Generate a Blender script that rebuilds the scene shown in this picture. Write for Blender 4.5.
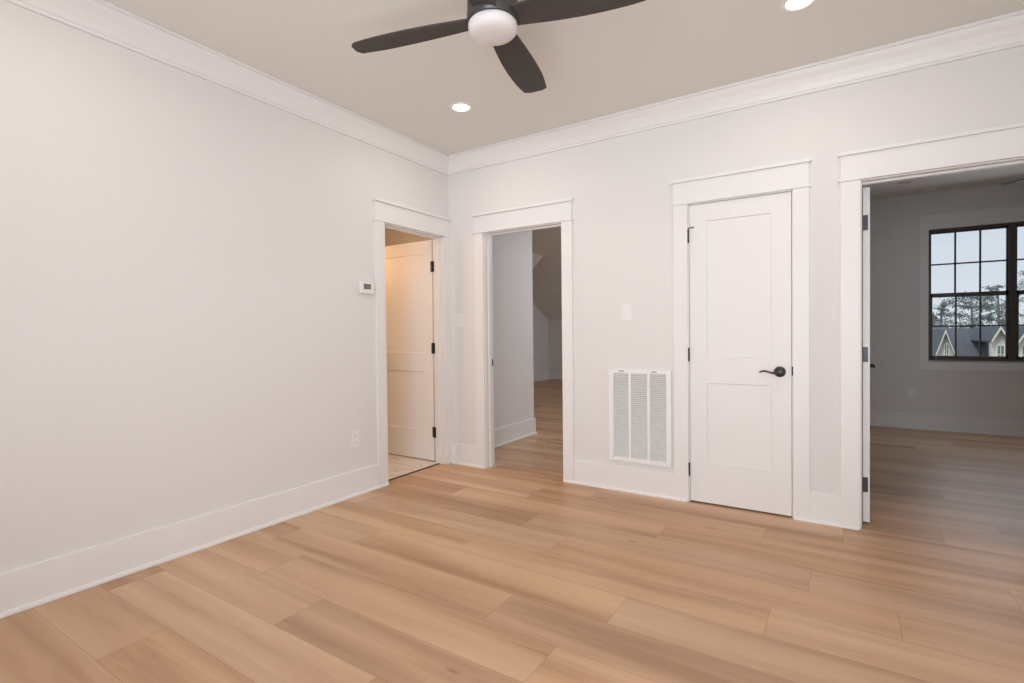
import bpy, bmesh, math, random
from mathutils import Vector, Matrix
for o in list(bpy.data.objects): bpy.data.objects.remove(o)
scene = bpy.context.scene
COL = scene.collection
PI = math.pi

# ------------------------------------------------------------------ camera
CAM = Vector((2.982, -3.6125, 1.17))
F, YAW, PITCH, ROLL = 512.43, 0.56938, 0.015507, -0.010314
fw = Vector((-math.sin(YAW)*math.cos(PITCH), math.cos(YAW)*math.cos(PITCH), -math.sin(PITCH)))
rt = Vector((math.cos(YAW), math.sin(YAW), 0)); up = rt.cross(fw)
r2 = rt*math.cos(ROLL) + up*math.sin(ROLL); u2 = up*math.cos(ROLL) - rt*math.sin(ROLL)
cam = bpy.data.cameras.new('camera'); cam.sensor_width = 36; cam.lens = F/1024*36; cam.clip_start = 0.05; cam.clip_end = 400
co = bpy.data.objects.new('camera', cam); COL.objects.link(co)
M = Matrix((r2, u2, -fw)).transposed().to_4x4(); M.translation = CAM
co.matrix_world = M
scene.camera = co

# ------------------------------------------------------------------ view, world, lights
vs = scene.view_settings
scene.display_settings.display_device = 'sRGB'
vs.view_transform = 'Standard'; vs.look = 'None'; vs.gamma = 1.0; vs.use_curve_mapping = False
vs.exposure = 0.0

def make_world():
    w = bpy.data.worlds.new('sky'); scene.world = w; w.use_nodes = True
    nt = w.node_tree; nt.nodes.clear(); N = nt.nodes.new; L = nt.links.new
    tc = N('ShaderNodeTexCoord'); sep = N('ShaderNodeSeparateXYZ'); L(tc.outputs['Generated'], sep.inputs[0])
    ramp = N('ShaderNodeValToRGB'); L(sep.outputs['Z'], ramp.inputs[0])
    ramp.color_ramp.elements[0].position = 0.0; ramp.color_ramp.elements[0].color = (0.84, 0.89, 0.97, 1)
    ramp.color_ramp.elements[1].position = 0.45; ramp.color_ramp.elements[1].color = (0.52, 0.72, 0.95, 1)
    mp = N('ShaderNodeMapping'); mp.inputs['Scale'].default_value = (2, 2, 11); L(tc.outputs['Generated'], mp.inputs[0])
    nz = N('ShaderNodeTexNoise'); nz.inputs['Scale'].default_value = 1.6; nz.inputs['Detail'].default_value = 4; L(mp.outputs[0], nz.inputs[0])
    cr = N('ShaderNodeValToRGB'); L(nz.outputs[0], cr.inputs[0])
    cr.color_ramp.elements[0].position = 0.35; cr.color_ramp.elements[1].position = 0.68
    mx = N('ShaderNodeMixRGB'); L(cr.outputs[0], mx.inputs[0]); L(ramp.outputs[0], mx.inputs[1]); mx.inputs[2].default_value = (0.84, 0.90, 0.97, 1)
    bg = N('ShaderNodeBackground'); L(mx.outputs[0], bg.inputs[0]); bg.inputs[1].default_value = 0.95
    out = N('ShaderNodeOutputWorld'); L(bg.outputs[0], out.inputs[0])
make_world()

def area_light(name, loc, direction, sx, sy, power, color, spread=180):
    l = bpy.data.lights.new(name, 'AREA'); l.shape = 'RECTANGLE'; l.size = sx; l.size_y = sy; l.energy = power; l.color = color; l.spread = math.radians(spread)
    o = bpy.data.objects.new(name, l); COL.objects.link(o); o.location = loc
    o.rotation_euler = Vector(direction).to_track_quat('-Z', 'Y').to_euler()
    return o
# added light standing in for the camera flash, set before the made-up rear window
area_light('flash_stand_in', (3.0, -4.86, 1.42), (-0.36, 1, 0.10), 1.9, 1.3, 30.5, (0.92, 1.0, 1.08), 104)
# unseen fill light added just above the floor to brighten the ceiling
area_light('added_ceiling_fill', (2.6, -4.0, 0.04), (-0.12, 0.75, 1), 1.8, 1.2, 41, (0.97, 0.98, 1.02))
# weak fill light added in front of the solid right wall
area_light('added_side_fill', (4.10, -3.0, 1.45), (-1, 0.15, 0.05), 1.2, 1.2, 5, (0.95, 0.95, 1.0))
# daylight of the bedroom window, just inside its glass
area_light('daylight_bedroom_window', (4.56, 3.90, 1.55), (0, -1, -0.15), 1.4, 1.4, 9, (0.80, 0.88, 1.0))
# fill lights added to brighten hallway and bonus room
area_light('added_hallway_fill', (1.5, 2.6, 2.70), (-0.35, -0.3, -1), 0.5, 0.5, 32, (0.93, 0.98, 1.05))
area_light('added_bonus_room_fill', (2.7, 6.2, 1.4), (-1, 0, 0.1), 1.2, 1.2, 26, (0.93, 0.97, 1.03))
# hazy sun behind the house, lighting the neighbours' fronts
sl = bpy.data.lights.new('sun', 'SUN'); sl.energy = 1.5; sl.angle = math.radians(12); sl.color = (1.0, 0.96, 0.9)
so = bpy.data.objects.new('sun', sl); COL.objects.link(so); so.rotation_euler = Vector((0.25, 0.62, -0.85)).to_track_quat('-Z', 'Y').to_euler()
# warm bathroom vanity light
area_light('bathroom_vanity_light', (-1.95, -0.9, 2.05), (1, 0.12, -0.1), 0.6, 0.15, 20, (1.0, 0.58, 0.29))

# ------------------------------------------------------------------ materials
def principled(name, col, rough=0.5, metal=0.0, spec=0.5, bump=0, bscale=80, var=0.0, emis=None, estr=0):
    m = bpy.data.materials.new(name); m.use_nodes = True
    nt = m.node_tree; N = nt.nodes.new; L = nt.links.new
    b = nt.nodes['Principled BSDF']
    b.inputs['Base Color'].default_value = (*col, 1); b.inputs['Roughness'].default_value = rough
    b.inputs['Metallic'].default_value = metal; b.inputs['Specular IOR Level'].default_value = spec
    tc = N('ShaderNodeTexCoord')
    nz = N('ShaderNodeTexNoise'); nz.inputs['Scale'].default_value = bscale; nz.inputs['Detail'].default_value = 3
    L(tc.outputs['Object'], nz.inputs[0])
    if var:
        mx = N('ShaderNodeMixRGB'); L(nz.outputs[0], mx.inputs[0])
        mx.inputs[1].default_value = (*[c*(1-var) for c in col], 1); mx.inputs[2].default_value = (*[min(1, c*(1+var)) for c in col], 1)
        L(mx.outputs[0], b.inputs['Base Color'])
    if bump:
        bp = N('ShaderNodeBump'); bp.inputs['Strength'].default_value = bump; bp.inputs['Distance'].default_value = 0.001
        L(nz.outputs[0], bp.inputs['Height']); L(bp.outputs[0], b.inputs['Normal'])
    if emis:
        b.inputs['Emission Color'].default_value = (*emis, 1); b.inputs['Emission Strength'].default_value = estr
    return m
WALL = principled('wall_paint', (0.775, 0.752, 0.738), 0.75, spec=0.25, bump=0.15, bscale=220)
CEIL = principled('ceiling_paint', (0.79, 0.765, 0.72), 0.85, spec=0.2, bump=0.15, bscale=150)
TRIM = principled('trim_paint', (0.83, 0.812, 0.802), 0.38, spec=0.4)
DOORM = principled('door_paint', (0.83, 0.812, 0.802), 0.42, spec=0.4)
GAP = principled('dark_gap', (0.10, 0.09, 0.085), 0.9)
BLACK = principled('black_metal', (0.018, 0.017, 0.017), 0.42, metal=0.4)
BRONZE = principled('oil_rubbed_bronze', (0.075, 0.075, 0.072), 0.35, metal=0.7)
GREYMETAL = principled('grey_hinge_metal', (0.055, 0.055, 0.06), 0.4, metal=0.6)
BLADE = principled('fan_blade', (0.064, 0.054, 0.051), 0.6, spec=0.3, var=0.12, bscale=30)
HOUSING = principled('fan_housing', (0.075, 0.075, 0.075), 0.38, metal=0.5)
OPAL = principled('opal_glass', (0.74, 0.70, 0.69), 0.45, spec=0.35)
PLASTIC = principled('white_plastic', (0.84, 0.82, 0.80), 0.35)
SLOTM = principled('slot_grey', (0.25, 0.24, 0.23), 0.6)
LCD = principled('lcd_grey', (0.17, 0.17, 0.16), 0.25)
VENTM = principled('vent_white', (0.86, 0.86, 0.85), 0.4)
VENTBACK = principled('vent_back', (0.42, 0.38, 0.37), 0.9)
BULB = principled('lamp_glow', (1, 1, 1), 0.5, emis=(1.0, 0.93, 0.82), estr=6)
WFRAME = principled('window_frame_bronze', (0.085, 0.066, 0.062), 0.45)
ROOF = None

def wood_floor():
    m = bpy.data.materials.new('oak_planks'); m.use_nodes = True
    nt = m.node_tree; N = nt.nodes.new; L = nt.links.new; b = nt.nodes['Principled BSDF']
    at = N('ShaderNodeAttribute'); at.attribute_name = 'plank'
    uv = N('ShaderNodeUVMap'); uv.uv_map = 'metres'
    uv2 = N('ShaderNodeUVMap'); uv2.uv_map = 'edge'
    sp = N('ShaderNodeSeparateXYZ'); L(uv.outputs[0], sp.inputs[0])
    sr = N('ShaderNodeSeparateColor'); L(at.outputs['Color'], sr.inputs[0])
    def math_(op, a, bb):
        n = N('ShaderNodeMath'); n.operation = op
        for i, v in enumerate((a, bb)):
            if isinstance(v, (int, float)): n.inputs[i].default_value = v
            else: L(v, n.inputs[i])
        return n.outputs[0]
    def coord(su, sv, w):
        c = N('ShaderNodeCombineXYZ'); L(math_('MULTIPLY', sp.outputs[0], su), c.inputs[0]); L(math_('MULTIPLY', sp.outputs[1], sv), c.inputs[1])
        L(math_('MULTIPLY', sr.outputs[0], w), c.inputs[2]); return c.outputs[0]
    def noise(vec, scale, det, rough=0.5, dist=0.0):
        n = N('ShaderNodeTexNoise'); n.inputs['Scale'].default_value = scale; n.inputs['Detail'].default_value = det
        n.inputs['Roughness'].default_value = rough; n.inputs['Distortion'].default_value = dist; L(vec, n.inputs[0]); return n.outputs[0]
    broad = noise(coord(0.42, 5.8, 60), 1.0, 2, 0.5, 0.25)
    mid = noise(coord(1.6, 26, 90), 1.0, 4, 0.6, 0.8)
    fine = noise(coord(5, 160, 40), 1.0, 3, 0.6)
    rp = N('ShaderNodeValToRGB'); e = rp.color_ramp.elements
    e[0].position = 0.28; e[0].color = (0.400, 0.224, 0.121, 1)
    e[1].position = 0.74; e[1].color = (0.690, 0.446, 0.269, 1)
    x = e.new(0.50); x.color = (0.570, 0.340, 0.195, 1)
    s = math_('ADD', math_('MULTIPLY', math_('SUBTRACT', broad, 0.5), 1.0), math_('MULTIPLY', mid, 0.30))
    s = math_('ADD', s, 0.385)
    s = math_('ADD', s, math_('MULTIPLY', math_('SUBTRACT', sr.outputs[1], 0.5), 0.17))
    s = math_('ADD', s, math_('MULTIPLY', math_('SUBTRACT', fine, 0.5), 0.12))
    L(s, rp.inputs[0])
    hs = N('ShaderNodeHueSaturation'); L(rp.outputs[0], hs.inputs['Color'])
    L(math_('ADD', math_('MULTIPLY', sr.outputs[2], 0.08), 0.93), hs.inputs['Saturation'])
    # knots
    vo = N('ShaderNodeTexVoronoi'); vo.inputs['Scale'].default_value = 1.0; L(coord(1.5, 5.0, 30), vo.inputs[0])
    kn = N('ShaderNodeValToRGB'); L(vo.outputs[0], kn.inputs[0]); kn.color_ramp.elements[0].position = 0.02; kn.color_ramp.elements[0].color = (0.62, 0.5, 0.42, 1); kn.color_ramp.elements[1].position = 0.07
    mk = N('ShaderNodeMixRGB'); mk.blend_type = 'MULTIPLY'; mk.inputs[0].default_value = 0.8; L(hs.outputs[0], mk.inputs[1]); L(kn.outputs[0], mk.inputs[2])
    # seams
    se = N('ShaderNodeSeparateXYZ'); L(uv2.outputs[0], se.inputs[0])
    near = math_('MINIMUM', se.outputs[0], se.outputs[1])
    sm = math_('LESS_THAN', near, 0.0013)
    ms = N('ShaderNodeMixRGB'); ms.blend_type = 'MULTIPLY'; L(math_('MULTIPLY', sm, 0.45), ms.inputs[0]); L(mk.outputs[0], ms.inputs[1]); ms.inputs[2].default_value = (0.32, 0.25, 0.2, 1)
    L(ms.outputs[0], b.inputs['Base Color'])
    rr = math_('ADD', math_('MULTIPLY', fine, 0.12), 0.36); L(rr, b.inputs['Roughness'])
    b.inputs['Specular IOR Level'].default_value = 0.45
    bp = N('ShaderNodeBump'); bp.inputs['Strength'].default_value = 0.12; bp.inputs['Distance'].default_value = 0.001; L(fine, bp.inputs['Height']); L(bp.outputs[0], b.inputs['Normal'])
    return m
OAK = wood_floor()

def marble():
    m = bpy.data.materials.new('marble_tile'); m.use_nodes = True
    nt = m.node_tree; N = nt.nodes.new; L = nt.links.new; b = nt.nodes['Principled BSDF']
    tc = N('ShaderNodeTexCoord')
    nz = N('ShaderNodeTexNoise'); nz.inputs['Scale'].default_value = 1.5; nz.inputs['Detail'].default_value = 4; nz.inputs['Distortion'].default_value = 1.5; L(tc.outputs['Object'], nz.inputs[0])
    r = N('ShaderNodeValToRGB'); L(nz.outputs[0], r.inputs[0]); e = r.color_ramp.elements
    e[0].position = 0.494; e[0].color = (0.80, 0.77, 0.73, 1); e[1].position = 0.510; e[1].color = (0.80, 0.77, 0.73, 1)
    x = e.new(0.502); x.color = (0.55, 0.46, 0.39, 1)
    br = N('ShaderNodeTexBrick'); br.offset = 0.5; br.inputs['Scale'].default_value = 1; br.inputs['Brick Width'].default_value = 0.6; br.inputs['Row Height'].default_value = 0.3
    br.inputs['Mortar Size'].default_value = 0.003; br.inputs['Mortar'].default_value = (0.55, 0.52, 0.5, 1); L(tc.outputs['Object'], br.inputs[0]); L(r.outputs[0], br.inputs['Color1']); L(r.outputs[0], br.inputs['Color2'])
    L(br.outputs[0], b.inputs['Base Color']); b.inputs['Roughness'].default_value = 0.25
    return m
MARBLE = marble()

def glass():
    m = bpy.data.materials.new('window_glass'); m.use_nodes = True
    nt = m.node_tree; nt.nodes.clear(); N = nt.nodes.new; L = nt.links.new
    t = N('ShaderNodeBsdfTransparent'); t.inputs[0].default_value = (0.97, 0.98, 0.98, 1)
    g = N('ShaderNodeBsdfGlossy'); g.inputs['Roughness'].default_value = 0.02
    mx = N('ShaderNodeMixShader'); mx.inputs[0].default_value = 0.05
    L(t.outputs[0], mx.inputs[1]); L(g.outputs[0], mx.inputs[2])
    o = N('ShaderNodeOutputMaterial'); L(mx.outputs[0], o.inputs[0]); return m
GLASS = glass()

# ------------------------------------------------------------------ helpers
def link(name, bm, mat, parent=None, smooth=False, bevel=0, auto=None):
    me = bpy.data.meshes.new(name); bmesh.ops.recalc_face_normals(bm, faces=bm.faces[:]); bm.to_mesh(me); bm.free()
    for m in (mat if isinstance(mat, (list, tuple)) else [mat]): me.materials.append(m)
    if smooth:
        for p in me.polygons: p.use_smooth = True
    o = bpy.data.objects.new(name, me); COL.objects.link(o)
    if smooth: me.set_sharp_from_angle(angle=math.radians(40))
    if bevel:
        b = o.modifiers.new('bevel', 'BEVEL'); b.width = bevel; b.segments = 2; b.limit_method = 'ANGLE'; b.angle_limit = math.radians(40)
    if parent: o.parent = parent
    return o
def NB(): return bmesh.new()
def box(bm, x0, x1, y0, y1, z0, z1):
    x0, x1 = sorted((x0, x1)); y0, y1 = sorted((y0, y1)); z0, z1 = sorted((z0, z1))
    v = [bm.verts.new((x, y, z)) for z in (z0, z1) for y in (y0, y1) for x in (x0, x1)]
    for f in ((0, 1, 3, 2), (4, 5, 7, 6), (0, 1, 5, 4), (2, 3, 7, 6), (0, 2, 6, 4), (1, 3, 7, 5)): bm.faces.new([v[i] for i in f])
def lathe(bm, prof, seg=48, c=(0, 0, 0), axis='Z'):
    def P(r, h, a):
        x, y = r*math.cos(a), r*math.sin(a)
        return {'Z': (c[0]+x, c[1]+y, c[2]+h), 'Y': (c[0]+x, c[1]+h, c[2]+y), 'X': (c[0]+h, c[1]+x, c[2]+y)}[axis]
    rings = []
    for r, h in prof:
        rings.append([bm.verts.new(P(r, h, 2*PI*i/seg)) for i in range(seg)] if r > 1e-6 else [bm.verts.new(P(0, h, 0))])
    for a, b in zip(rings, rings[1:]):
        for i in range(seg):
            j = (i+1) % seg
            if len(a) == 1 and len(b) == 1: continue
            if len(a) == 1: bm.faces.new((a[0], b[i], b[j]))
            elif len(b) == 1: bm.faces.new((a[i], a[j], b[0]))
            else: bm.faces.new((a[i], a[j], b[j], b[i]))
def tube(bm, pts, rad, seg=10):
    pts = [Vector(p) for p in pts]; rings = []
    for i, p in enumerate(pts):
        t = (pts[min(i+1, len(pts)-1)] - pts[max(i-1, 0)]).normalized()
        a = t.cross(Vector((0, 0, 1)) if abs(t.z) < 0.9 else Vector((1, 0, 0))).normalized(); b = t.cross(a)
        r = rad[i] if isinstance(rad, (list, tuple)) else rad
        rx, ry = r if isinstance(r, tuple) else (r, r)
        rings.append([bm.verts.new(p + a*math.cos(2*PI*k/seg)*rx + b*math.sin(2*PI*k/seg)*ry) for k in range(seg)])
    for A, B in zip(rings, rings[1:]):
        for k in range(seg): bm.faces.new((A[k], A[(k+1) % seg], B[(k+1) % seg], B[k]))
    bm.faces.new(rings[0]); bm.faces.new(rings[-1])
def prism(bm, poly, f0, f1):
    a = [bm.verts.new(f0(*p)) for p in poly]; b = [bm.verts.new(f1(*p)) for p in poly]
    bm.faces.new(a); bm.faces.new(b)
    n = len(poly)
    for i in range(n): bm.faces.new((a[i], a[(i+1) % n], b[(i+1) % n], b[i]))
def tag(o, label=None, cat=None, group=None, kind=None):
    if label: o['label'] = label
    if cat: o['category'] = cat
    if group: o['group'] = group
    if kind: o['kind'] = kind
    return o
def struct(name, bm, mat, bevel=0, smooth=False): return tag(link(name, bm, mat, bevel=bevel, smooth=smooth), kind='structure')
def thing(name, loc, label, cat, group=None, rz=0):
    o = bpy.data.objects.new(name, None); COL.objects.link(o); o.location = loc; o.rotation_euler = (0, 0, rz); o.empty_display_size = 0.1
    return tag(o, label, cat, group)
def copy_tree(o, parent=None):
    c = o.copy(); COL.objects.link(c)
    if parent: c.parent = parent
    for ch in list(o.children): copy_tree(ch, c)
    return c

# ------------------------------------------------------------------ the setting: floor
ZC = 2.745
XR, YF = 4.20, -5.0
def build_floor():
    random.seed(11)
    bm = NB(); uvm = bm.loops.layers.uv.new('metres'); uve = bm.loops.layers.uv.new('edge'); cl = bm.loops.layers.float_color.new('plank')
    joints = {-3: 3.755, -2: 3.467, -1: 2.997, 0: 2.615, 1: 2.10, 2: 2.862, 3: 3.182, 4: 2.735, 5: 2.19, 6: 1.75, 7: 2.09, 8: 1.05, 9: 0.13, 10: .705}
    W, Ln = 0.238, 1.518
    for k in range(-35, 20):
        y1 = -0.265 - W*k; y0 = y1 - W
        j = joints.get(k, random.random()*Ln)
        x = j - Ln*math.ceil((j + 3.4)/Ln)
        while x < 6.5:
            a, b = max(x, -3.4), min(x+Ln, 6.5)
            if b - a > 0.01:
                col = (random.random(), random.random(), random.random(), 1)
                vs_ = [bm.verts.new(p) for p in ((a, y0, 0), ((a+b)/2, y0, 0), (b, y0, 0), (b, y1, 0), ((a+b)/2, y1, 0), (a, y1, 0))]
                h = (b-a)/2; m_ = W/2
                midv = [bm.verts.new((a, (y0+y1)/2, 0)), bm.verts.new(((a+b)/2, (y0+y1)/2, 0)), bm.verts.new((b, (y0+y1)/2, 0))]
                E = {vs_[0]: (0, 0), vs_[1]: (h, 0), vs_[2]: (0, 0), vs_[3]: (0, 0), vs_[4]: (h, 0), vs_[5]: (0, 0), midv[0]: (0, m_), midv[1]: (h, m_), midv[2]: (0, m_)}
                for q in ((vs_[0], vs_[1], midv[1], midv[0]), (vs_[1], vs_[2], midv[2], midv[1]), (midv[0], midv[1], vs_[4], vs_[5]), (midv[1], midv[2], vs_[3], vs_[4])):
                    f = bm.faces.new(q)
                    for l in f.loops:
                        l[cl] = col; l[uvm].uv = (l.vert.co.x - x, l.vert.co.y - y0); l[uve].uv = E[l.vert]
            x += Ln
    box(bm, -3.4, 6.5, YF-0.2, 8.02, -0.15, -0.003)
    me = bpy.data.meshes.new('floor'); bm.to_mesh(me); bm.free(); me.materials.append(OAK)
    o = bpy.data.objects.new('floor', me); COL.objects.link(o); tag(o, kind='structure')
build_floor()
b = NB(); box(b, -2.3, -0.075, -2.3, -0.0, 0.0003, 0.006); box(b, -2.3, -0.12, 0, 0.95, 0.0003, 0.006)
bf = struct('floor_bathroom', b, MARBLE)
b = NB(); box(b, -0.075, -0.060, -0.785, -0.075, 0.0003, 0.007); struct('trim_1', b, GAP)

# ceilings
b = NB(); box(b, -0.12, XR+.12, YF-.12, 0.0, ZC, ZC+0.12); struct('ceiling', b, CEIL)
b = NB(); box(b, 2.9, 6.42, 0.0, 4.1, ZC, ZC+0.12); struct('ceiling_bedroom', b, CEIL)
b = NB(); box(b, -2.42, -0.12, -2.42, 0.95, ZC, ZC+.12); struct('ceiling_bathroom', b, CEIL)
b = NB()
box(b, -2.1, 2.9, 1.43, 5.56, ZC, ZC+.12); box(b, -0.12, 2.9, 0.0, 1.43, ZC, ZC+.12)
prism(b, [(-3.4, 1.44), (-2.1, ZC), (-2.1, ZC+.12), (-3.4, 1.58)], lambda x, z: (x, 1.43, z), lambda x, z: (x, 5.56, z))
prism(b, [(5.56, ZC), (8.02, 1.44), (8.02, 1.58), (5.56, ZC+.12)], lambda y, z: (-3.4, y, z), lambda y, z: (2.9, y, z))
struct('ceiling_hallway', b, CEIL)

# walls
def wall_x(bm, x0, x1, y0, y1, ztop, holes):      # runs along x, holes = (a, b, z0, z1)
    a = x0
    for (p, q, z0, z1) in sorted(holes):
        box(bm, a, p, y0, y1, 0, ztop)
        if z0 > 0: box(bm, p, q, y0, y1, 0, z0)
        box(bm, p, q, y0, y1, z1, ztop); a = q
    box(bm, a, x1, y0, y1, 0, ztop)
def wall_y(bm, x0, x1, y0, y1, ztop, holes):
    a = y0
    for (p, q, z0, z1) in sorted(holes):
        box(bm, x0, x1, a, p, 0, ztop)
        if z0 > 0: box(bm, x0, x1, p, q, 0, z0)
        box(bm, x0, x1, p, q, z1, ztop); a = q
    box(bm, x0, x1, a, y1, 0, ztop)
HD = 2.052   # rough head of the openings
b = NB(); wall_x(b, -0.12, XR+.12, 0, 0.12, ZC, [(0.380, 1.156, 0, HD), (2.098, 2.747, 0, HD), (3.072, 3.836, 0, HD)]); struct('wall_back', b, WALL)
b = NB(); wall_y(b, -0.12, 0, YF-.12, 0, ZC, [(-0.797, -0.064, 0, HD)]); struct('wall_left', b, WALL)
b = NB(); wall_y(b, XR, XR+.12, YF, 0, ZC, []); struct('wall_right', b, WALL)
b = NB(); wall_x(b, 0, XR+.12, YF-.12, YF, ZC, [(2.0, 4.0, .75, 2.1)]); struct('wall_front', b, WALL)
# hallway / bonus room
b = NB(); box(b, -0.15, -0.03, 0.12, 1.55, 0, ZC); struct('wall_hallway_left', b, WALL)
b = NB(); box(b, -3.4, -0.15, 1.43, 1.55, 0, ZC); struct('wall_bonus_front', b, WALL)
b = NB(); box(b, -3.4, -3.28, 1.55, 8.02, 0, 1.56); box(b, -3.4, -3.28, 5.56, 8.02, 1.56, ZC)
prism(b, [(-3.4, 1.50), (-2.1, ZC), (-3.4, ZC)], lambda x, z: (x, 5.5, z), lambda x, z: (x, 5.56, z)); struct('wall_bonus_left', b, WALL)
b = NB(); box(b, -3.28, 2.8, 7.9, 8.02, 0, 1.52); struct('wall_bonus_back', b, WALL)
b = NB(); box(b, 1.9, 2.0, 0.12, 0.8, 0, ZC); box(b, 2.0, 2.8, 0.7, 0.8, 0, ZC); struct('wall_closet', b, WALL)
b = NB(); box(b, 2.8, 2.9, 0.12, 8.02, 0, ZC); struct('wall_bedroom_left', b, WALL)
# bedroom
WY = 4.0
b = NB(); wall_x(b, 2.9, 6.42, WY, WY+.14, ZC, [(3.845, 5.268, 0.808, 2.318)]); struct('wall_bedroom_back', b, WALL)
b = NB(); box(b, 6.3, 6.42, 0.12, WY, 0, ZC); struct('wall_bedroom_right', b, WALL)
b = NB(); box(b, XR+.12, 6.42, 0.0, 0.12, 0, ZC); struct('wall_bedroom_front', b, WALL)
# bathroom
b = NB(); box(b, -2.42, -2.3, -2.3, 0.95, 0, ZC); struct('wall_bathroom_left', b, WALL)
b = NB(); box(b, -2.42, -0.15, 0.95, 1.07, 0, ZC); struct('wall_bathroom_back', b, WALL)
b = NB(); box(b, -2.42, -0.12, -2.42, -2.3, 0, ZC); struct('wall_bathroom_front', b, WALL)

# crown: profile (distance from wall, z), swept with mitred ends
CROWN = [(0, 2.603), (.014, 2.603), (.0145, 2.618), (.020, 2.621), (.030, 2.648), (.048, 2.682), (.066, 2.708), (.076, 2.727), (.0875, 2.7285), (.0875, ZC-.0005), (0, ZC-.0005)]
def crown(name, a, bpt, inward, m0, m1):
    a, bpt, inward = Vector(a), Vector(bpt), Vector(inward); d = (bpt-a).normalized()
    bm = NB()
    prism(bm, CROWN, lambda p, z: (*(a + inward*p + d*p*m0)[:2], z), lambda p, z: (*(bpt + inward*p - d*p*m1)[:2], z))
    struct(name, bm, TRIM)
crown('trim_2', (0, 0, 0), (XR, 0, 0), (0, -1, 0), 1, 1)
crown('trim_3', (0, YF, 0), (0, 0, 0), (1, 0, 0), 1, 1)
crown('trim_4', (XR, YF, 0), (XR, 0, 0), (-1, 0, 0), 1, 1)
crown('trim_5', (0, YF, 0), (XR, YF, 0), (0, 1, 0), 1, 1)

# baseboards: board + shoe; ends may be mitred (+1 inner corner, -1 outer corner, 0 square)
BASE = [(0, 0.001), (.030, 0.001), (.030, .010), (.026, .017), (.018, .021), (.016, .022), (.016, .181), (.013, .1845), (0, .1845)]
SHOE = [(0.0185, 0.001), (.030, 0.001), (.030, .010), (.026, .017), (.0185, .021)]
def runs(name, segs, mat=TRIM):
    bm = NB()
    for a, bpt, inward, m0, m1, prof in segs:
        a, bpt, inward = Vector((*a, 0)), Vector((*bpt, 0)), Vector((*inward, 0)); d = (bpt-a).normalized()
        prism(bm, prof, lambda p, z: (*(a + inward*p + d*p*m0)[:2], z), lambda p, z: (*(bpt + inward*p - d*p*m1)[:2], z))
    return struct(name, bm, mat)
bk = (0, -1)
runs('baseboard_back', [((0, 0), (.298, 0), bk, 1, 0, BASE), ((.298, 0), (.385, 0), bk, 0, 0, SHOE),
    ((1.150, 0), (1.238, 0), bk, 0, 0, SHOE), ((1.238, 0), (2.010, 0), bk, 0, 0, BASE), ((2.010, 0), (2.098, 0), bk, 0, 0, SHOE),
    ((2.742, 0), (2.826, 0), bk, 0, 0, SHOE), ((2.826, 0), (2.984, 0), bk, 0, 0, BASE), ((2.984, 0), (3.072, 0), bk, 0, 0, SHOE), ((3.918, 0), (XR, 0), bk, 0, 1, BASE)])
runs('baseboard_left', [((0, YF), (0, -.882), (1, 0), 1, 0, BASE), ((0, -.882), (0, -.792), (1, 0), 0, 0, SHOE)])
runs('baseboard_right', [((XR, YF), (XR, 0), (-1, 0), 1, 1, BASE)])
runs('baseboard_front', [((0, YF), (XR, YF), (0, 1), 1, 1, BASE)])
runs('baseboard_hallway', [((-.03, .12), (-.03, 1.55), (1, 0), 0, -1, BASE), ((-.03, 1.55), (-3.28, 1.55), (0, 1), -1, 1, BASE), ((-3.28, 1.55), (-3.28, 7.9), (1, 0), 1, 1, BASE), ((-3.28, 7.9), (2.8, 7.9), (0, -1), 1, 0, BASE)])
runs('baseboard_bedroom', [((2.9, WY), (6.3, WY), (0, -1), 1, 1, BASE), ((2.9, .12), (2.9, WY), (1, 0), 0, 1, BASE), ((6.3, .12), (6.3, WY), (-1, 0), 0, 1, BASE)])
runs('baseboard_bathroom', [((-2.3, .95), (-.12, .95), (0, -1), 0, 0, BASE)])

# casings with craftsman head, plus jamb lining and stop. Local frame: s along wall, t out of wall (room side), z
def casing(name, a, bb, outer0, outer1, depth, M_, stop_t, cap0=None, cap1=None, sw=.011):
    bm = NB()
    def bx(s0, s1, t0, t1, z0, z1):
        p = [M_(s, t) for s in (s0, s1) for t in (t0, t1)]
        xs = [q[0] for q in p]; ys = [q[1] for q in p]; box(bm, min(xs), max(xs), min(ys), max(ys), z0, z1)
    lo, hi = outer0, outer1
    c0 = lo-.012 if cap0 is None else cap0; c1 = hi+.012 if cap1 is None else cap1
    bx(lo, a-.006, 0, .018, 0.001, 2.040); bx(bb+.006, hi, 0, .018, 0.001, 2.040)
    bx(c0, c1, 0, .026, 2.040, 2.052)                       # fillet
    bx(lo, hi, 0, .020, 2.052, 2.188)                       # frieze
    bx(c0, c1, 0, .036, 2.188, 2.210)
    # jamb lining
    bx(a-.015, a, -depth, 0.0, 0.001, 2.050); bx(bb, bb+.015, -depth, 0.0, 0.001, 2.050); bx(a, bb, -depth, 0.0, 2.034, 2.050)
    # stop
    if stop_t is not None:
        t0, t1 = stop_t
        bx(a, a+sw, t0, t1, 0.001, 2.034); bx(bb-.011, bb, t0, t1, 0.001, 2.034); bx(a+sw, bb-.011, t0, t1, 2.023, 2.034)
    return struct(name, bm, TRIM, bevel=.0015)
BACK = lambda s, t: (s, -t)
LEFT = lambda s, t: (t, s)
c1 = casing('trim_6', 0.396, 1.141, 0.298, 1.236, .12, BACK, (-.082, -.045))
c2 = casing('trim_7', 2.112, 2.732, 2.010, 2.826, .12, BACK, (-.075, -.037))
c3 = casing('trim_8', 3.088, 3.820, 2.984, 3.918, .12, BACK, (-.082, -.045), sw=.004)
c4 = casing('trim_9', -.782, -.079, -.882, -.0005, .12, LEFT, (-.082, -.045), cap1=-.0005)
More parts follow.
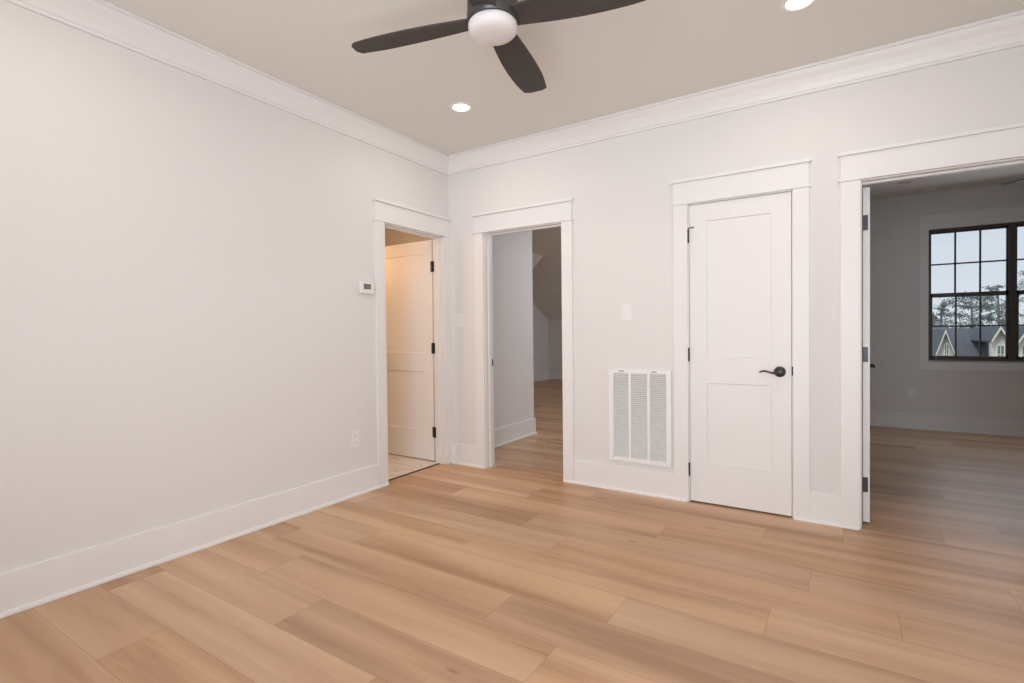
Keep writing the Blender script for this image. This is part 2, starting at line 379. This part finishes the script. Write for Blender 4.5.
# strike plate in the jamb of the hallway opening
b = NB(); box(b, .3962, .3975, .088, .112, .885, .945); link('strike_plate', b, BLACK, c1)
b = NB(); box(b, 2.7300, 2.7385, -.0205, -.017, .893, .948); link('strike_plate', b, BLACK, c2)

# ------------------------------------------------------------------ doors
def leaf(bm, w, h, th, fx):
    """two panel shaker leaf: s 0..w, t 0..th, z 0..h. fx(s,t,z)->xyz"""
    S, R = 0.112, 0.115
    rows = [(0.272, 0.812), (0.985, h-R)]
    def bx(s0, s1, t0, t1, z0, z1):
        p = [fx(s, t, z) for s in (s0, s1) for t in (t0, t1) for z in (z0, z1)]
        box(bm, min(q[0] for q in p), max(q[0] for q in p), min(q[1] for q in p), max(q[1] for q in p), min(q[2] for q in p), max(q[2] for q in p))
    bx(0, S, 0, th, 0, h); bx(w-S, w, 0, th, 0, h)
    z = 0
    for a, c in rows: bx(S, w-S, 0, th, z, a); z = c
    bx(S, w-S, 0, th, z, h)
    for a, c in rows:
        # sloped sticking around a recessed flat
        for side in (0, 1):
            t_out = 0 if side == 0 else th; t_in = .008 if side == 0 else th-.008; e = .004
            o = [(S, a), (w-S, a), (w-S, c), (S, c)]; i = [(S+e, a+e), (w-S-e, a+e), (w-S-e, c-e), (S+e, c-e)]
            vo = [bm.verts.new(fx(s, t_out, zz)) for s, zz in o]; vi = [bm.verts.new(fx(s, t_in, zz)) for s, zz in i]
            bm.faces.new(vi)
            for k in range(4): bm.faces.new((vo[k], vo[(k+1) % 4], vi[(k+1) % 4], vi[k]))
def lever(parent, cx, y, z, out, dirx, mat):
    """lever on a face whose normal is 'out' (a unit tuple in xy), arm pointing along dirx (unit tuple)"""
    o, d = Vector((*out, 0)), Vector((*dirx, 0)); c = Vector((cx, y, z))
    bm = NB()
    ax = 'Y' if abs(o.y) > .5 else 'X'; sg = o.y if ax == 'Y' else o.x
    lathe(bm, [(0, 0), (.034, 0), (.034, .004*sg), (.031, .009*sg), (.022, .0125*sg), (.021, .011*sg), (.015, .013*sg), (.0125, .03*sg), (.0125, .048*sg), (0, .050*sg)], 32, tuple(c), ax)
    h = link('door_handle', bm, mat, parent, smooth=True)
    bm = NB()
    Z = Vector((0, 0, 1)); p = c + o*.046
    pts = [p - d*.004, p + d*.012 - Z*.002, p + d*.030 - Z*.006, p + d*.050 - Z*.004, p + d*.070 + Z*.003, p + d*.088 + Z*.005, p + d*.102 + Z*.001, p + d*.113 - Z*.005]
    tube(bm, pts, [.011, .0105, .008, .0065, .006, .0058, .005, .003], 12)
    l = link('lever', bm, mat, h, smooth=True)
    return h
def hinge_knuckle(parent, x, y, z, mat, h=.09, r=.006):
    bm = NB(); lathe(bm, [(0, -h/2-.003), (r*.7, -h/2), (r, -h/2+.001), (r, -h/6), (r*.9, -h/6+.001), (r, -h/6+.002), (r, h/6), (r*.9, h/6+.001), (r, h/6+.002), (r, h/2-.001), (r*.7, h/2), (0, h/2+.003)], 16, (x, y, z))
    return link('hinge', bm, mat, parent, smooth=True)
# closet door, closed
b = NB(); leaf(b, .613, 2.018, .035, lambda s, t, z: (2.1155+s, .001+t, .012+z)); d1 = struct('door_1', b, DOORM)
lever(d1, 2.664, .001, .913, (0, -1), (-1, 0), BRONZE)
for z in (1.822, 1.014, .226): hinge_knuckle(d1, 2.1105, -.008+.0, z, GREYMETAL)
b = NB(); tube(b, [(2.111, -.008, 1.872), (2.122, -.022, 1.874), (2.146, -.026, 1.874)], .0035, 8); lathe(b, [(0, -.003), (.006, -.003), (.006, .002), (0, .002)], 12, (2.148, -.026, 1.874), 'X'); link('door_stop', b, GREYMETAL, d1, smooth=True)
# bathroom door, swung open into the bathroom at right angles
b = NB(); leaf(b, .735, 2.012, .035, lambda s, t, z: (-.141-s, -.073+t, .016+z)); d2 = struct('door_2', b, DOORM)
for z in (1.784, 1.044, .278):
    bm = NB(); lathe(bm, [(0, -.05), (.008, -.047), (.008, .047), (0, .05)], 16, (-.128, -.0835, z)); box(bm, -.128, -.108, -.0825, -.0795, z-.047, z+.047); box(bm, -.153, -.128, -.0775, -.0732, z-.047, z+.047)
    link('hinge', bm, BLACK, d2, smooth=True)
lever(d2, -.141-.670, -.073, .93, (0, -1), (1, 0), BLACK)
# bedroom door, swung open into the bedroom at right angles
b = NB(); leaf(b, .700, 2.012, .035, lambda s, t, z: (3.098+t, .128+s, .010+z)); d3 = struct('door_3', b, DOORM)
for z in (1.812, 1.022, .236):
    bm = NB()
    box(bm, 3.0985, 3.124, .1262, .1279, z-.045, z+.045); lathe(bm, [(0, -.05), (.0055, -.047), (.0055, .047), (0, .05)], 14, (3.0905, .1235, z))
    link('hinge', bm, GREYMETAL, d3, smooth=False, bevel=.0)
lever(d3, 3.133, .128+.640, .918, (1, 0), (0, -1), BLACK)

# ------------------------------------------------------------------ bedroom window
def double_window(name, x0, x1, y, z0, z1, mull, zmeet):
    bm = NB(); fr = .022
    box(bm, x0, x1, y, y+.09, z0, z0+fr); box(bm, x0, x1, y, y+.09, z1-fr, z1)
    for a, c in ((x0, x0+.018), (x1-.018, x1)): box(bm, a, c, y, y+.09, z0+fr, z1-fr)
    box(bm, mull[0], mull[1], y, y+.09, z0+fr, z1-fr)
    w = struct(name, bm, WFRAME, bevel=.002)
    for a, c in ((x0+.018, mull[0]), (mull[1], x1-.018)):
        for k, (p, q, yy) in enumerate(((z0+fr, zmeet+.018, y+.012), (zmeet-.018, z1-fr, y+.042))):
            t = .020 if k == 0 else .012; s = NB(); yb = yy+.028
            box(s, a, c, yy, yb, p, p+(.030 if k == 0 else .042)); box(s, a, c, yy, yb, q-(.042 if k == 0 else .022), q)
            box(s, a, a+t, yy, yb, p, q); box(s, c-t, c, yy, yb, p, q)
            for i in (1, 2): xm = a+t+(c-a-2*t)*i/3; box(s, xm-.008, xm+.008, yy+.004, yb-.004, p, q)
            zm = (p+q)/2 + (.0 if k else -.002); box(s, a+t, c-t, yy+.004, yb-.004, zm-.008, zm+.008)
            sh = link('sash', s, WFRAME, w)
            g = NB(); box(g, a+t, c-t, yy+.012, yy+.016, p+.02, q-.02); link('glass', g, GLASS, sh)
    return w
double_window('window_1', 3.847, 5.266, WY+.012, .810, 2.316, (4.532, 4.594), 1.560)
b = NB()
for a, c in ((3.764, 3.845), (5.268, 5.349)): box(b, a, c, WY-.019, WY, .806, 2.318)
box(b, 3.764, 5.349, WY-.022, WY, 2.318, 2.486); box(b, 3.750, 5.363, WY-.034, WY, 2.486, 2.498)
box(b, 3.764, 5.349, WY-.019, WY, .700, .806)
box(b, 3.845, 5.268, WY-.019, WY+.012, .796, .808)
struct('trim_10', b, TRIM, bevel=.0015)
# unseen window and trim, made up as a source for the added rear light
w2 = NB(); x0, x1, z0, z1 = 2.0, 4.0, .75, 2.1; yy = YF-.08
for a, c in ((x0, x0+.03), (2.97, 3.03), (x1-.03, x1)): box(w2, a, c, yy, yy+.06, z0, z1)
for a, c in ((z0, z0+.03), (1.41, 1.45), (z1-.03, z1)): box(w2, x0, x1, yy, yy+.06, a, c)
w2 = struct('window_added', w2, WFRAME); g = NB(); box(g, x0+.03, x1-.03, yy+.02, yy+.024, z0+.03, z1-.03); link('glass', g, GLASS, w2)
b = NB()
for a, c in ((x0-.09, x0), (x1, x1+.09)): box(b, a, c, YF, YF+.019, z0, z1)
box(b, x0-.09, x1+.09, YF, YF+.02, z1, z1+.14); box(b, x0-.09, x1+.09, YF, YF+.019, z0-.1, z0); struct('trim_11', b, TRIM)

# ------------------------------------------------------------------ ceiling fans
def make_fan(name, loc, label, group=None, a0=105, light=True):
    t = thing(name, loc, label, 'ceiling fan', group)
    bm = NB(); lathe(bm, [(0, 0), (.085, 0), (.088, -.02), (.080, -.055), (.075, -.10), (.078, -.15), (.098, -.185), (.104, -.215), (.104, -.245)], 56); lathe(bm, [(.104, -.245), (.100, -.250), (.100, -.262), (.106, -.266), (.106, -.296), (.101, -.304), (.09, -.306), (0, -.306)], 56)
    link('housing', bm, HOUSING, t, smooth=True)
    bm = NB(); lathe(bm, [(0, -.305), (.094, -.305), (.1005, -.312), (.1015, -.322), (.099, -.335), (.090, -.346), (.072, -.354), (.04, -.359), (0, -.360)], 56)
    link('lamp_shade', bm, OPAL, t, smooth=True)
    for k in range(4):
        ang = math.radians(a0 + 90*k); ca, sa = math.cos(ang), math.sin(ang); pit = math.radians(11)
        bm = NB(); n = 16; top = []; bot = []
        for i in range(n+1):
            u = i/n; r = .085 + .597*u
            wl = .050 + .028*math.sin(min(1, u*1.35)*PI*.5) - .012*max(0, u-.75)/.25      # trailing half width
            wr = .050 + .020*math.sin(u*PI)                                              # leading half width
            rr = r
            row_t, row_b = [], []
            for j in range(5):
                v = j/4; s = -wl + (wl+wr)*v
                # slanted, softly rounded tip
                rj = rr - (0.028*v + .022*(2*v-1)**4)*max(0, (u-.72)/.28)**1.5
                th = .0035
                zc = -.288 - s*math.sin(pit) + .004*math.sin(PI*v)
                s2 = s*math.cos(pit)
                for lst, dz in ((row_t, th), (row_b, -th)):
                    lst.append(bm.verts.new((ca*rj - sa*s2, sa*rj + ca*s2, zc + dz)))
            top.append(row_t); bot.append(row_b)
        for i in range(n):
            for j in range(4):
                bm.faces.new((top[i][j], top[i+1][j], top[i+1][j+1], top[i][j+1])); bm.faces.new((bot[i][j], bot[i][j+1], bot[i+1][j+1], bot[i+1][j]))
            bm.faces.new((top[i][0], bot[i][0], bot[i+1][0], top[i+1][0])); bm.faces.new((top[i][4], top[i+1][4], bot[i+1][4], bot[i][4]))
        for i in (0, n):
            for j in range(4): bm.faces.new((top[i][j], top[i][j+1], bot[i][j+1], bot[i][j]))
        link('blade', bm, BLADE, t, smooth=True)
    return t
fan = make_fan('ceiling_fan', (1.785, -1.863, ZC), 'dark flush-mounted ceiling fan with white round light, nearest in the room')
fan2 = copy_tree(fan); fan2.location = (4.62, 2.15, ZC); fan2.rotation_euler = (0, 0, math.radians(128-105))
fan2['label'] = 'dark ceiling fan in the far bedroom, only its blade tips seen through the doorway'

# ------------------------------------------------------------------ recessed lights
def make_can(name, loc, label, group, glow, power):
    t = thing(name, loc, label, 'recessed light', group)
    bm = NB(); lathe(bm, [(.078, -.001), (.076, -.006), (.060, -.007), (.056, -.003), (.056, -.001)], 40); link('trim_ring', bm, PLASTIC, t, smooth=True)
    bm = NB(); lathe(bm, [(0, -.0035), (.0565, -.0035), (.0565, -.001), (0, -.001)], 40); link('lamp_lens', bm, glow, t)
    if power:
        l = bpy.data.lights.new('recessed_lamp', 'AREA'); l.shape = 'DISK'; l.size = .11; l.energy = power; l.color = (1.0, .90, .80)
        lo = bpy.data.objects.new('recessed_lamp', l); COL.objects.link(lo); lo.location = (loc[0], loc[1], loc[2]-.012); lo.parent = None
    return t
UNLIT = principled('unlit_lens', (0.55, 0.50, 0.47), 0.5)
make_can('recessed_light', (.768, -.779, ZC), 'lit recessed ceiling light near the corner of the two walls', None, BULB, 4)
make_can('recessed_light', (2.818, -.779, ZC), 'lit recessed ceiling light cut by the top edge, above the closet door', None, BULB, 4)
make_can('recessed_light', (.768, -2.96, ZC), 'lit recessed ceiling light behind the fan, near the left wall', None, BULB, 4)
make_can('recessed_light', (2.818, -2.96, ZC), 'lit recessed ceiling light behind the fan, near the camera', None, BULB, 4)
make_can('recessed_light', (3.56, 3.30, ZC), 'unlit recessed light in the dim bedroom ceiling', None, UNLIT, 0)

# ------------------------------------------------------------------ wall devices
def switch(x, z, label):
    t = thing('light_switch', (x, 0, z), label, 'light switch')
    bm = NB(); box(bm, -.038, .038, -.006, 0, -.060, .060); link('cover_plate', bm, PLASTIC, t, bevel=.003)
    bm = NB(); box(bm, -.006, .006, -.0075, -.005, -.014, .014); prism(bm, [(-.0075, -.004), (-.018, -.010), (-.018, -.004), (-.0075, .008)], lambda y, z: (-.005, y, z), lambda y, z: (.005, y, z)); link('toggle', bm, PLASTIC, t)
    for zz in (-.030, .030):
        bm = NB(); lathe(bm, [(0, -.0075), (.0028, -.007), (.003, -.0055), (0, -.0055)], 10, (0, 0, zz), 'Y'); link('screw', bm, PLASTIC, t)
    return t
switch(1.673, 1.312, 'white toggle light switch between the hallway opening and the closet door')
switch(.131, 1.292, 'white toggle light switch on the narrow wall piece beside the room corner')
def outlet(loc, rz, label):
    t = thing('wall_outlet', loc, label, 'outlet', None, rz)
    bm = NB(); box(bm, -.036, .036, -.006, 0, -.058, .058); link('cover_plate', bm, PLASTIC, t, bevel=.003)
    for zz in (-.020, .020):
        bm = NB(); prism(bm, [(.0165*math.cos(a), zz + max(-.014, min(.014, .0165*math.sin(a)))) for a in [2*PI*i/24 for i in range(24)]], lambda x, z: (x, -.0055, z), lambda x, z: (x, -.0085, z)); r = link('receptacle', bm, PLASTIC, t)
        bm = NB()
        for xx in (-.006, .006): box(bm, xx-.001, xx+.001, -.009, -.0084, zz-.001, zz+.007)
        box(bm, -.002, .002, -.009, -.0084, zz-.009, zz-.005); link('slots', bm, SLOTM, r)
    return t
outlet((0, -1.092, .412), PI/2, 'white duplex outlet low on the left wall near the bathroom doorway')
outlet((3.695, WY, .423), 0, 'white duplex outlet under the bedroom window on the far wall')

t = thing('thermostat', (0, -.970, 1.520), 'small white wall thermostat with grey screen beside the bathroom doorway', 'thermostat')
bm = NB(); box(bm, 0, .022, -.068, .068, -.042, .042); link('case', bm, PLASTIC, t, bevel=.004)
bm = NB(); box(bm, .0215, .0235, -.040, .028, -.010, .030); link('screen', bm, LCD, t)
for k in range(3):
    bm = NB(); box(bm, .0215, .0245, .040, .056, .020-k*.018, .028-k*.018); link('button', bm, PLASTIC, t, bevel=.001)

# ------------------------------------------------------------------ return air grille
t = thing('return_air_grille', (1.762, 0, .562), 'large white louvred return air grille low on the wall beside the closet door', 'air vent')
hw, hh = .231, .340
bm = NB()
iw, ih = .194, .308
def fbox(bm, x0, x1, y0, y1, z0, z1): box(bm, x0, x1, y0, y1, z0, z1)
fbox(bm, -hw, -iw, -.020, -.001, -hh, hh); fbox(bm, iw, hw, -.020, -.001, -hh, hh); fbox(bm, -iw, iw, -.020, -.001, ih, hh); fbox(bm, -iw, iw, -.020, -.001, -hh, -ih)
link('frame', bm, VENTM, t, bevel=.003)
bm = NB(); box(bm, -iw, iw, -.003, -.001, -ih, ih); link('backing', bm, VENTBACK, t)
for x in (-.069, .069):
    bm = NB(); box(bm, x-.0095, x+.0095, -.019, -.003, -ih, ih); link('mullion', bm, VENTM, t, bevel=.001)
edges = [(-iw, -.0785), (-.0595, .0595), (.0785, iw)]
for a, c in edges:
    bm = NB(); n = 46
    for i in range(n):
        z = -ih + (i+.5)*2*ih/n
        prism(bm, [(-.0165, z-.0052), (-.0155, z-.0058), (-.005, z+.0028), (-.006, z+.0036)], lambda y, zz: (a, y, zz), lambda y, zz: (c, y, zz))
    link('louvres', bm, VENTM, t)
for x in (-.130, .112):
    bm = NB(); box(bm, x-.018, x+.018, -.0225, -.0195, .322, .329); link('latch', bm, SLOTM, t, bevel=.001)

# ------------------------------------------------------------------ outdoors
SHINGLE = principled('grey_shingles', (0.125, 0.13, 0.15), 0.9, var=0.25, bscale=6)
SHINGLE2 = principled('brown_grey_shingles', (0.16, 0.15, 0.15), 0.9, var=0.25, bscale=6)
SIDING = principled('cream_siding', (0.78, 0.72, 0.62), 0.8)
EXTTRIM = principled('exterior_trim', (0.86, 0.80, 0.72), 0.7)
EXTGLASS = principled('exterior_glass', (0.16, 0.20, 0.24), 0.2)
GRASS = principled('grass', (0.10, 0.13, 0.05), 0.95, var=0.3, bscale=1)
BARK = principled('bark', (0.26, 0.24, 0.24), 0.95, var=0.2, bscale=5)
PINE = principled('pine_needles', (0.17, 0.205, 0.195), 0.9, var=0.3, bscale=1.5)
b = NB(); box(b, -60, 120, 4.6, 200, -4.3, -4.0); tag(link('lawn', b, GRASS), kind='structure')

def slab(bm, pts, th):     # roof slab from 4 corner points, thickness downwards
    a = [bm.verts.new(p) for p in pts]; c = [bm.verts.new((p[0], p[1], p[2]-th)) for p in pts]
    bm.faces.new(a); bm.faces.new(c); n = len(pts)
    for i in range(n): bm.faces.new((a[i], a[(i+1) % n], c[(i+1) % n], c[i]))
def ext_window(parent, x, y, z, w, h):
    bm = NB(); t = .05
    box(bm, x-w/2-t, x+w/2+t, y-.05, y, z-t, z); box(bm, x-w/2-t, x+w/2+t, y-.05, y, z+h, z+h+t)
    for xx in (x-w/2-t, x+w/2): box(bm, xx, xx+t, y-.05, y, z, z+h)
    box(bm, x-.015, x+.015, y-.04, y, z, z+h); box(bm, x-w/2, x+w/2, y-.04, y, z+h/2-.02, z+h/2+.02)
    f = link('window', bm, EXTTRIM, parent); bm = NB(); box(bm, x-w/2, x+w/2, y-.02, y-.001, z, z+h); link('pane', bm, EXTGLASS, f)
def gable(parent, xa, za, half, zfoot, y0, y1, win, yw):
    """steep front gable: apex (xa,za), half width at zfoot"""
    k = (za-zfoot)/half; hw_ = half*.93; zl = za - k*hw_
    bm = NB(); prism(bm, [(xa-hw_, -4), (xa+hw_, -4), (xa+hw_, zl-.06), (xa, za-.08), (xa-hw_, zl-.06)], lambda x, z: (x, y0, z), lambda x, z: (x, yw, z)); link('gable_wall', bm, SIDING, parent)
    bm = NB()
    for s in (-1, 1): slab(bm, [(xa, y0-.25, za), (xa, y1, za), (xa+s*half, y1, zfoot), (xa+s*half, y0-.25, zfoot)], .07)
    link('gable_roof', bm, SHINGLE, parent)
    bm = NB()
    for s in (-1, 1):
        prism(bm, [(xa, za+.01), (xa+s*half, zfoot+.01), (xa+s*half, zfoot-.12), (xa, za-.14)], lambda x, z: (x, y0-.30, z), lambda x, z: (x, y0-.25, z))
    link('barge_board', bm, EXTTRIM, parent)
    if win: ext_window(parent, *win)
h1 = thing('house', (9.5, 30, -4), 'neighbouring house with long grey shingle roof and cream gables outside the window', 'house')
def reparent(o, p):
    for c in o: c.parent = p; c.location = Vector(c.location) - Vector(p.location)
def house_parts():
    before = set(bpy.data.objects)
    bm = NB(); box(bm, 7.5, 17.0, 30.2, 38.0, -4, -2.0); link('wall', bm, SIDING)
    bm = NB()
    slab(bm, [(7.3, 34.2, 1.20), (17.2, 34.2, 1.20), (17.2, 29.6, -2.2), (7.3, 29.6, -2.2)], .12)
    slab(bm, [(7.3, 34.2, 1.20), (17.2, 34.2, 1.20), (17.2, 38.6, -2.2), (7.3, 38.6, -2.2)], .12); link('roof', bm, SHINGLE)
    gable(None, 7.35, 1.13, .42, -.25, 29.3, 33.6, (7.42, 29.3, -.55, .13, .95), 30.2)
    gable(None, 9.29, 1.27, .32, .60, 29.0, 34.2, (9.33, 29.0, -.45, .22, .80), 29.4)
    gable(None, 10.25, 1.27, .40, .50, 29.0, 34.2, (10.2, 29.0, -.45, .26, .80), 29.4)
    return [o for o in bpy.data.objects if o not in before and o.parent is None]
reparent(house_parts(), h1)
h2 = thing('house', (5, 42, -4), 'further house with brown-grey roof, left of the steep cream gable', 'house')
before = set(bpy.data.objects)
bm = NB(); box(bm, 1.0, 9.0, 39.8, 46, -4, -2.2); link('wall', bm, SIDING)
bm = NB(); slab(bm, [(.8, 43, 1.45), (9.2, 43, 1.4), (9.2, 39.0, -2.3), (.8, 39.0, -2.3)], .12); slab(bm, [(.8, 43, 1.45), (9.2, 43, 1.4), (9.2, 47.0, -2.3), (.8, 47.0, -2.3)], .12); link('roof', bm, SHINGLE2)
reparent([o for o in bpy.data.objects if o not in before], h2)

def pine(x, y, top, width, seed, label, sparse=1.0, base=-4.0):
    rnd = random.Random(seed)
    t = thing('pine_tree', (x, y, base), label, 'tree', 'pine trees behind the neighbouring houses')
    H = top-base
    bm = NB(); lean = rnd.uniform(-.3, .3)
    tp = [(lean*u*u, 0, H*u) for u in [i/8 for i in range(9)]]
    tube(bm, tp, [.20*(1-.8*i/8)+.02 for i in range(9)], 8)
    tips = []
    nb = int(22*sparse)
    for i in range(nb):
        u = .50 + .49*(i/nb); a = rnd.uniform(0, 2*PI)
        L_ = width/2*(1.0-.55*abs((u-.72)/.28)**1.6)*rnd.uniform(.5, 1.05)
        p0 = Vector((lean*u*u, 0, H*u)); p1 = p0 + Vector((math.cos(a)*L_, math.sin(a)*L_, L_*rnd.uniform(.05, .35)))
        pm = (p0+p1)/2 + Vector((0, 0, -.05*L_)); tube(bm, [p0, pm, p1], [.05, .03, .015], 5)
        tips += [(p1, L_), (pm+(p1-pm)*.4, L_*.8)]
    link('trunk', bm, BARK, t)
    bm = NB()
    for p, L_ in tips:
        R = .30+.22*L_
        for _ in range(int(26)):
            d = Vector((rnd.gauss(0, 1)*R*.6, rnd.gauss(0, 1)*R*.6, rnd.gauss(0, 1)*R*.26)); c = p+d
            s = rnd.uniform(.08, .17)
            a1 = Vector((rnd.gauss(0, 1), rnd.gauss(0, 1), rnd.gauss(0, 1))).normalized(); b1 = a1.orthogonal().normalized()
            v = [bm.verts.new(c+a1*s*1.5), bm.verts.new(c+b1*s*.5), bm.verts.new(c-a1*s*1.5), bm.verts.new(c-b1*s*.5)]; bm.faces.new(v)
    link('needles', bm, PINE, t)
pine(12.1, 71, 3.1, 2.4, 1, 'small thin pine at the left end of the tree line outside', .6)
pine(14.6, 88, 5.1, 3.0, 2, 'loose-crowned pine just left of the fullest tree outside', .7)
pine(16.4, 78, 5.3, 5.4, 3, 'broad dense pine in the middle window lights, the fullest tree outside', 1.5)
pine(20.3, 86, 6.9, 4.0, 4, 'tall sparse pine above the right-hand gable outside', .9)
pine(22.2, 79, 7.8, 5.0, 5, 'tallest pine, behind the window mullion outside', 1.2)
pine(27.0, 88, 7.6, 5.0, 6, 'tall pine seen in the right-hand window, furthest right outside', 1.2)
def thicket(x0, x1, y, top):
    rnd = random.Random(9); bm = NB()
    for i in range(260):
        x = rnd.uniform(x0, x1); h = (top+4)*rnd.uniform(.7, 1.05); yy = y+rnd.uniform(-2, 2)
        tube(bm, [(x, yy, -4), (x+rnd.uniform(-.3, .3), yy, -4+h*.6), (x+rnd.uniform(-.8, .8), yy, -4+h)], [.07, .05, .02], 4)
        for _ in range(5):
            zz = -4+h*rnd.uniform(.55, .95); tube(bm, [(x, yy, zz), (x+rnd.uniform(-.8, .8), yy, zz+rnd.uniform(.3, .9))], [.035, .012], 3)
    o = link('bare_thicket', bm, BARK)
    tag(o, 'grey thicket of bare distant trees behind the neighbouring roofs', 'trees', kind='stuff')
thicket(8, 38, 95, 2.6)
